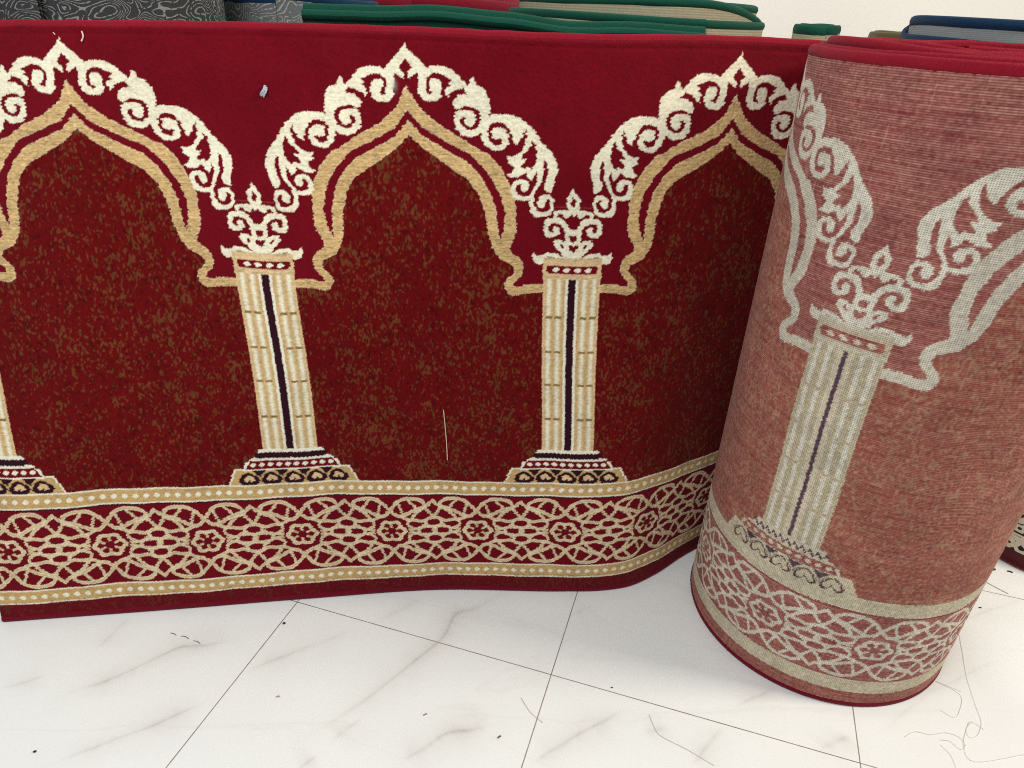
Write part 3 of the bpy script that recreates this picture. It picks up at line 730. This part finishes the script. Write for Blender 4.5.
# carpet whose black and white border shows low at the right edge
def bw_mat():
    m = bpy.data.materials.new('black_white_border'); t = NT(m)
    sep = t.n('ShaderNodeSeparateXYZ'); t.l(t.coord(), sep.inputs[0]); z = sep.outputs[2]
    vo = t.n('ShaderNodeTexVoronoi', feature='DISTANCE_TO_EDGE'); vo.inputs['Scale'].default_value = 34; t.l(t.coord(), vo.inputs['Vector'])
    ring = t.math('LESS_THAN', vo.outputs['Distance'], 0.16)
    n = t.noise(26, 1.5, 0.5, None, 0.8)
    sc = t.math('LESS_THAN', t.math('ABSOLUTE', t.math('SUBTRACT', t.math('FRACT', t.math('MULTIPLY', n, 6)), 0.5)), 0.2)
    crm = lin((226, 216, 196)); blk_ = lin((30, 22, 26)); red = lin((84, 14, 26))
    c_low = t.mix(ring, blk_, crm); c_up = t.mix(sc, crm, blk_)
    def above(zv): return t.math('GREATER_THAN', z, zv)
    c = t.mix(above(0.045), red, c_low); c = t.mix(above(0.088), c, crm); c = t.mix(above(0.094), c, blk_); c = t.mix(above(0.099), c, c_up)
    c = t.mix(above(0.21), c, crm); c = t.mix(above(0.218), c, lin((130, 16, 30)))
    f = t.noise(400, 2, 0.6); c = t.mix(t.math('MULTIPLY', f, 0.5), c, (0.5, 0.5, 0.5), 'MULTIPLY')
    t.set(Base_Color=c, Roughness=0.9, Sheen_Weight=0.1); t.bump(f, 0.4, 0.002)
    return m
carpet_roll('rolled_carpet', 'maroon carpet with black and white border at the right edge of the floor', (1.515, 1.60), 0.25, [0, 0, 0, 0], 1.17,
            yarn_material('deep_red_binding', (96, 16, 30), 0.3), bw_mat(), seed=11)

# ------------------------------------------------------------------ loose bits
def mini(name, label, cat, pts, r, c, group=None, flat=None, n=6):
    s = Soup()
    for p in pts: s.tube(np.asarray(p, float), r, n)
    m = bpy.data.materials.new(name); t = NT(m); f = t.noise(300, 2)
    t.set(Base_Color=t.mix(f, np.asarray(lin(c)) * 0.8, np.minimum(np.asarray(lin(c)) * 1.1, 1)), Roughness=0.8)
    return tag(s.build(name, m), label, cat, group)
def on_carpet(u, v, off=0.0066):
    p = sheet(np.array([u]), np.array([v]), off)[0, 0]; r = ripple(np.array([u]), np.array([v]))[0, 0]
    nb, nt_ = normals(np.array([u])); return p + nb[0] * r
cv = [on_carpet(0.9444 + 0.0022 * math.sin(s * 2.2) + 0.001 * s, (0.473 - 0.12 * s) / 1.186) for s in np.linspace(0, 1, 14)]
mini('loose_thread', 'cream thread hanging straight on the speckled red field below the middle arch', 'thread', [cv], 0.0010, (232, 214, 178))
mini('loose_thread', 'short pale thread caught near the top edge beside the left arch tip', 'thread', [[on_carpet(0.3486 - 0.004 * s + 0.003 * math.sin(3 * s), (1.1739 - 0.016 * s) / 1.186, 0.007) for s in np.linspace(0, 1, 8)]], 0.0013, (230, 214, 200))
mini('lint_speck', 'tiny pale lint speck above the left arch tip', 'lint', [[on_carpet(0.297 + 0.003 * s, 0.988 - 0.003 * s, 0.007) for s in np.linspace(0, 1, 4)]], 0.0008, (225, 205, 195))
ft = []
for k in range(7):
    a0 = np.array([0.6513 + random.uniform(-.003, .003), 1.0831 + random.uniform(-.004, .006)])
    ft.append([on_carpet(a0[0] + (0.006 + 0.003 * random.random()) * (s - .5) , (a0[1] + 0.014 * (s - .5) + 0.002 * math.sin(4 * s + k)) / 1.186, 0.007 + 0.002 * math.sin(3 * s)) for s in np.linspace(0, 1, 8)])
mini('lint_tuft', 'bluish grey lint tuft stuck on the plain red between the left and middle arches', 'lint', ft, 0.0017, (176, 186, 196))
FZ = 0.0012
def fl(p, z=FZ): return np.c_[smooth_line(np.array(p), 5), np.full((len(p) - 1) * 5 + 1, z)]
mini('loose_thread', 'pale curved thread lying on the tile left of the big roll', 'thread', [fl([[0.304, 0.937], [0.311, 0.907], [0.322, 0.89], [0.365, 0.866], [0.41, 0.836]])], 0.0006, (210, 203, 192))
mini('loose_thread', 'short grey fibre crossing a grout line near the floor centre', 'thread', [fl([[0.05, 0.961], [0.068, 0.93], [0.093, 0.907]])], 0.0005, (186, 178, 168))
mini('loose_thread', 'brown fibre on the floor just right of the big roll', 'thread', [fl([[1.213, 1.369], [1.235, 1.343], [1.248, 1.33]])], 0.0007, (176, 156, 138))
hl = [fl([[1.066, 1.225], [1.034, 1.144], [1.005, 1.072], [0.984, 1.0], [0.974, 0.96], [0.951, 0.93], [0.931, 0.922], [0.933, 0.94], [0.955, 0.959]]),
      fl([[0.801, 0.917], [0.827, 0.929], [0.854, 0.924], [0.886, 0.93], [0.908, 0.923], [0.913, 0.906], [0.897, 0.895], [0.886, 0.911], [0.868, 0.914]], 0.0016), fl([[0.863, 0.903], [0.872, 0.883], [0.869, 0.857]])]
for k in range(2):
    c0 = np.array([0.96 + random.uniform(-.05, .05), 0.97 + random.uniform(-.06, .06)]); a = random.uniform(0, 6)
    hl.append(fl([c0 + 0.035 * np.array([math.cos(a + s * random.uniform(.6, 1.1)), math.sin(a + s)]) * (0.5 + 0.3 * s) for s in range(6)], 0.001 + 0.0003 * k))
mini('thread_tangle', 'loose tangle of pale grey threads on the floor right of the big roll', 'thread', hl, 0.00045, (222, 216, 206))
GR = 'dark specks scattered on the floor'
def speck(label, p, L, a, c=(40, 34, 32), r=0.0016):
    d = np.array([math.cos(a), math.sin(a)]) * L
    pts = [[p[0] - d[0] / 2, p[1] - d[1] / 2, r * .8], [p[0], p[1] + L * .12, r * 1.1], [p[0] + d[0] / 2, p[1] + d[1] / 2, r * .7]]
    mini('lint_speck', label, 'lint', [pts], r, c, GR, n=7)
speck('black speck on the tile beside the left grout line', (-0.475, 1.12), 0.005, 0.6, (20, 20, 26), 0.0022)
speck('black speck in the bottom left corner of the floor', (-0.825, 0.796), 0.004, 0.3, (22, 22, 26), 0.0018)
for k, (p, l, a) in enumerate([((-0.700, 1.076), .016, -.35), ((-0.672, 1.069), .02, -.3), ((-0.642, 1.058), .018, -.35)]):
    speck(['left bit of the dashed dark fibre below the carpet at left', 'middle bit of the dashed dark fibre below the carpet at left', 'right bit of the dashed dark fibre below the carpet at left'][k], p, l, a, (90, 80, 72), 0.0007)
speck('tan crumb on the tile left of the floor centre', (-0.43, 0.935), 0.006, 0.2, (176, 150, 110), 0.0015)
speck('larger black crumb right of the big roll', (1.262, 1.415), 0.008, 0.4, (40, 36, 36), 0.0022)
speck('slim black crumb near the right edge of the floor', (1.30, 1.41), 0.012, -0.4, (34, 30, 30), 0.0018)
speck('small black crumb on the tile below the fibre right of the roll', (1.149, 1.277), 0.006, 0.1, (40, 36, 34), 0.0014)
speck('brown crumb by the grout crossing at bottom centre', (0.01, 0.872), 0.007, 0.7, (110, 88, 66), 0.0015)
speck('dot of dirt in the shade left of the big roll', (0.236, 0.996), 0.004, 0.2, (80, 76, 74), 0.0012)
speck('faint grey crumb on the middle tile below the carpet', (-0.136, 0.912), 0.008, 0.5, (140, 124, 104), 0.0011)
# ragged lint along the maroon roll behind: dark crumbs
# ------------------------------------------------------------------ light
wd = bpy.data.worlds.new('World'); scene.world = wd; wd.use_nodes = True
bg = wd.node_tree.nodes['Background']; bg.inputs[0].default_value = (1.0, 0.98, 0.95, 1); bg.inputs[1].default_value = WORLD
def area(name, loc, target, size, power, colr):
    d = bpy.data.lights.new(name, 'AREA'); d.shape = 'SQUARE'; d.size = size; d.energy = power; d.color = colr
    o = bpy.data.objects.new(name, d); C.objects.link(o); o.location = loc
    o.rotation_euler = (Vector(target) - Vector(loc)).to_track_quat('-Z', 'Y').to_euler(); return o
for a_ in LIGHTS: area(*a_)
scene.view_settings.view_transform = 'Standard'; scene.view_settings.look = 'None'
scene.view_settings.exposure = 0.0; scene.view_settings.gamma = 1.0
scene.render.engine = 'CYCLES'; scene.cycles.max_bounces = 6; scene.cycles.use_denoising = False; scene.cycles.filter_width = 1.05
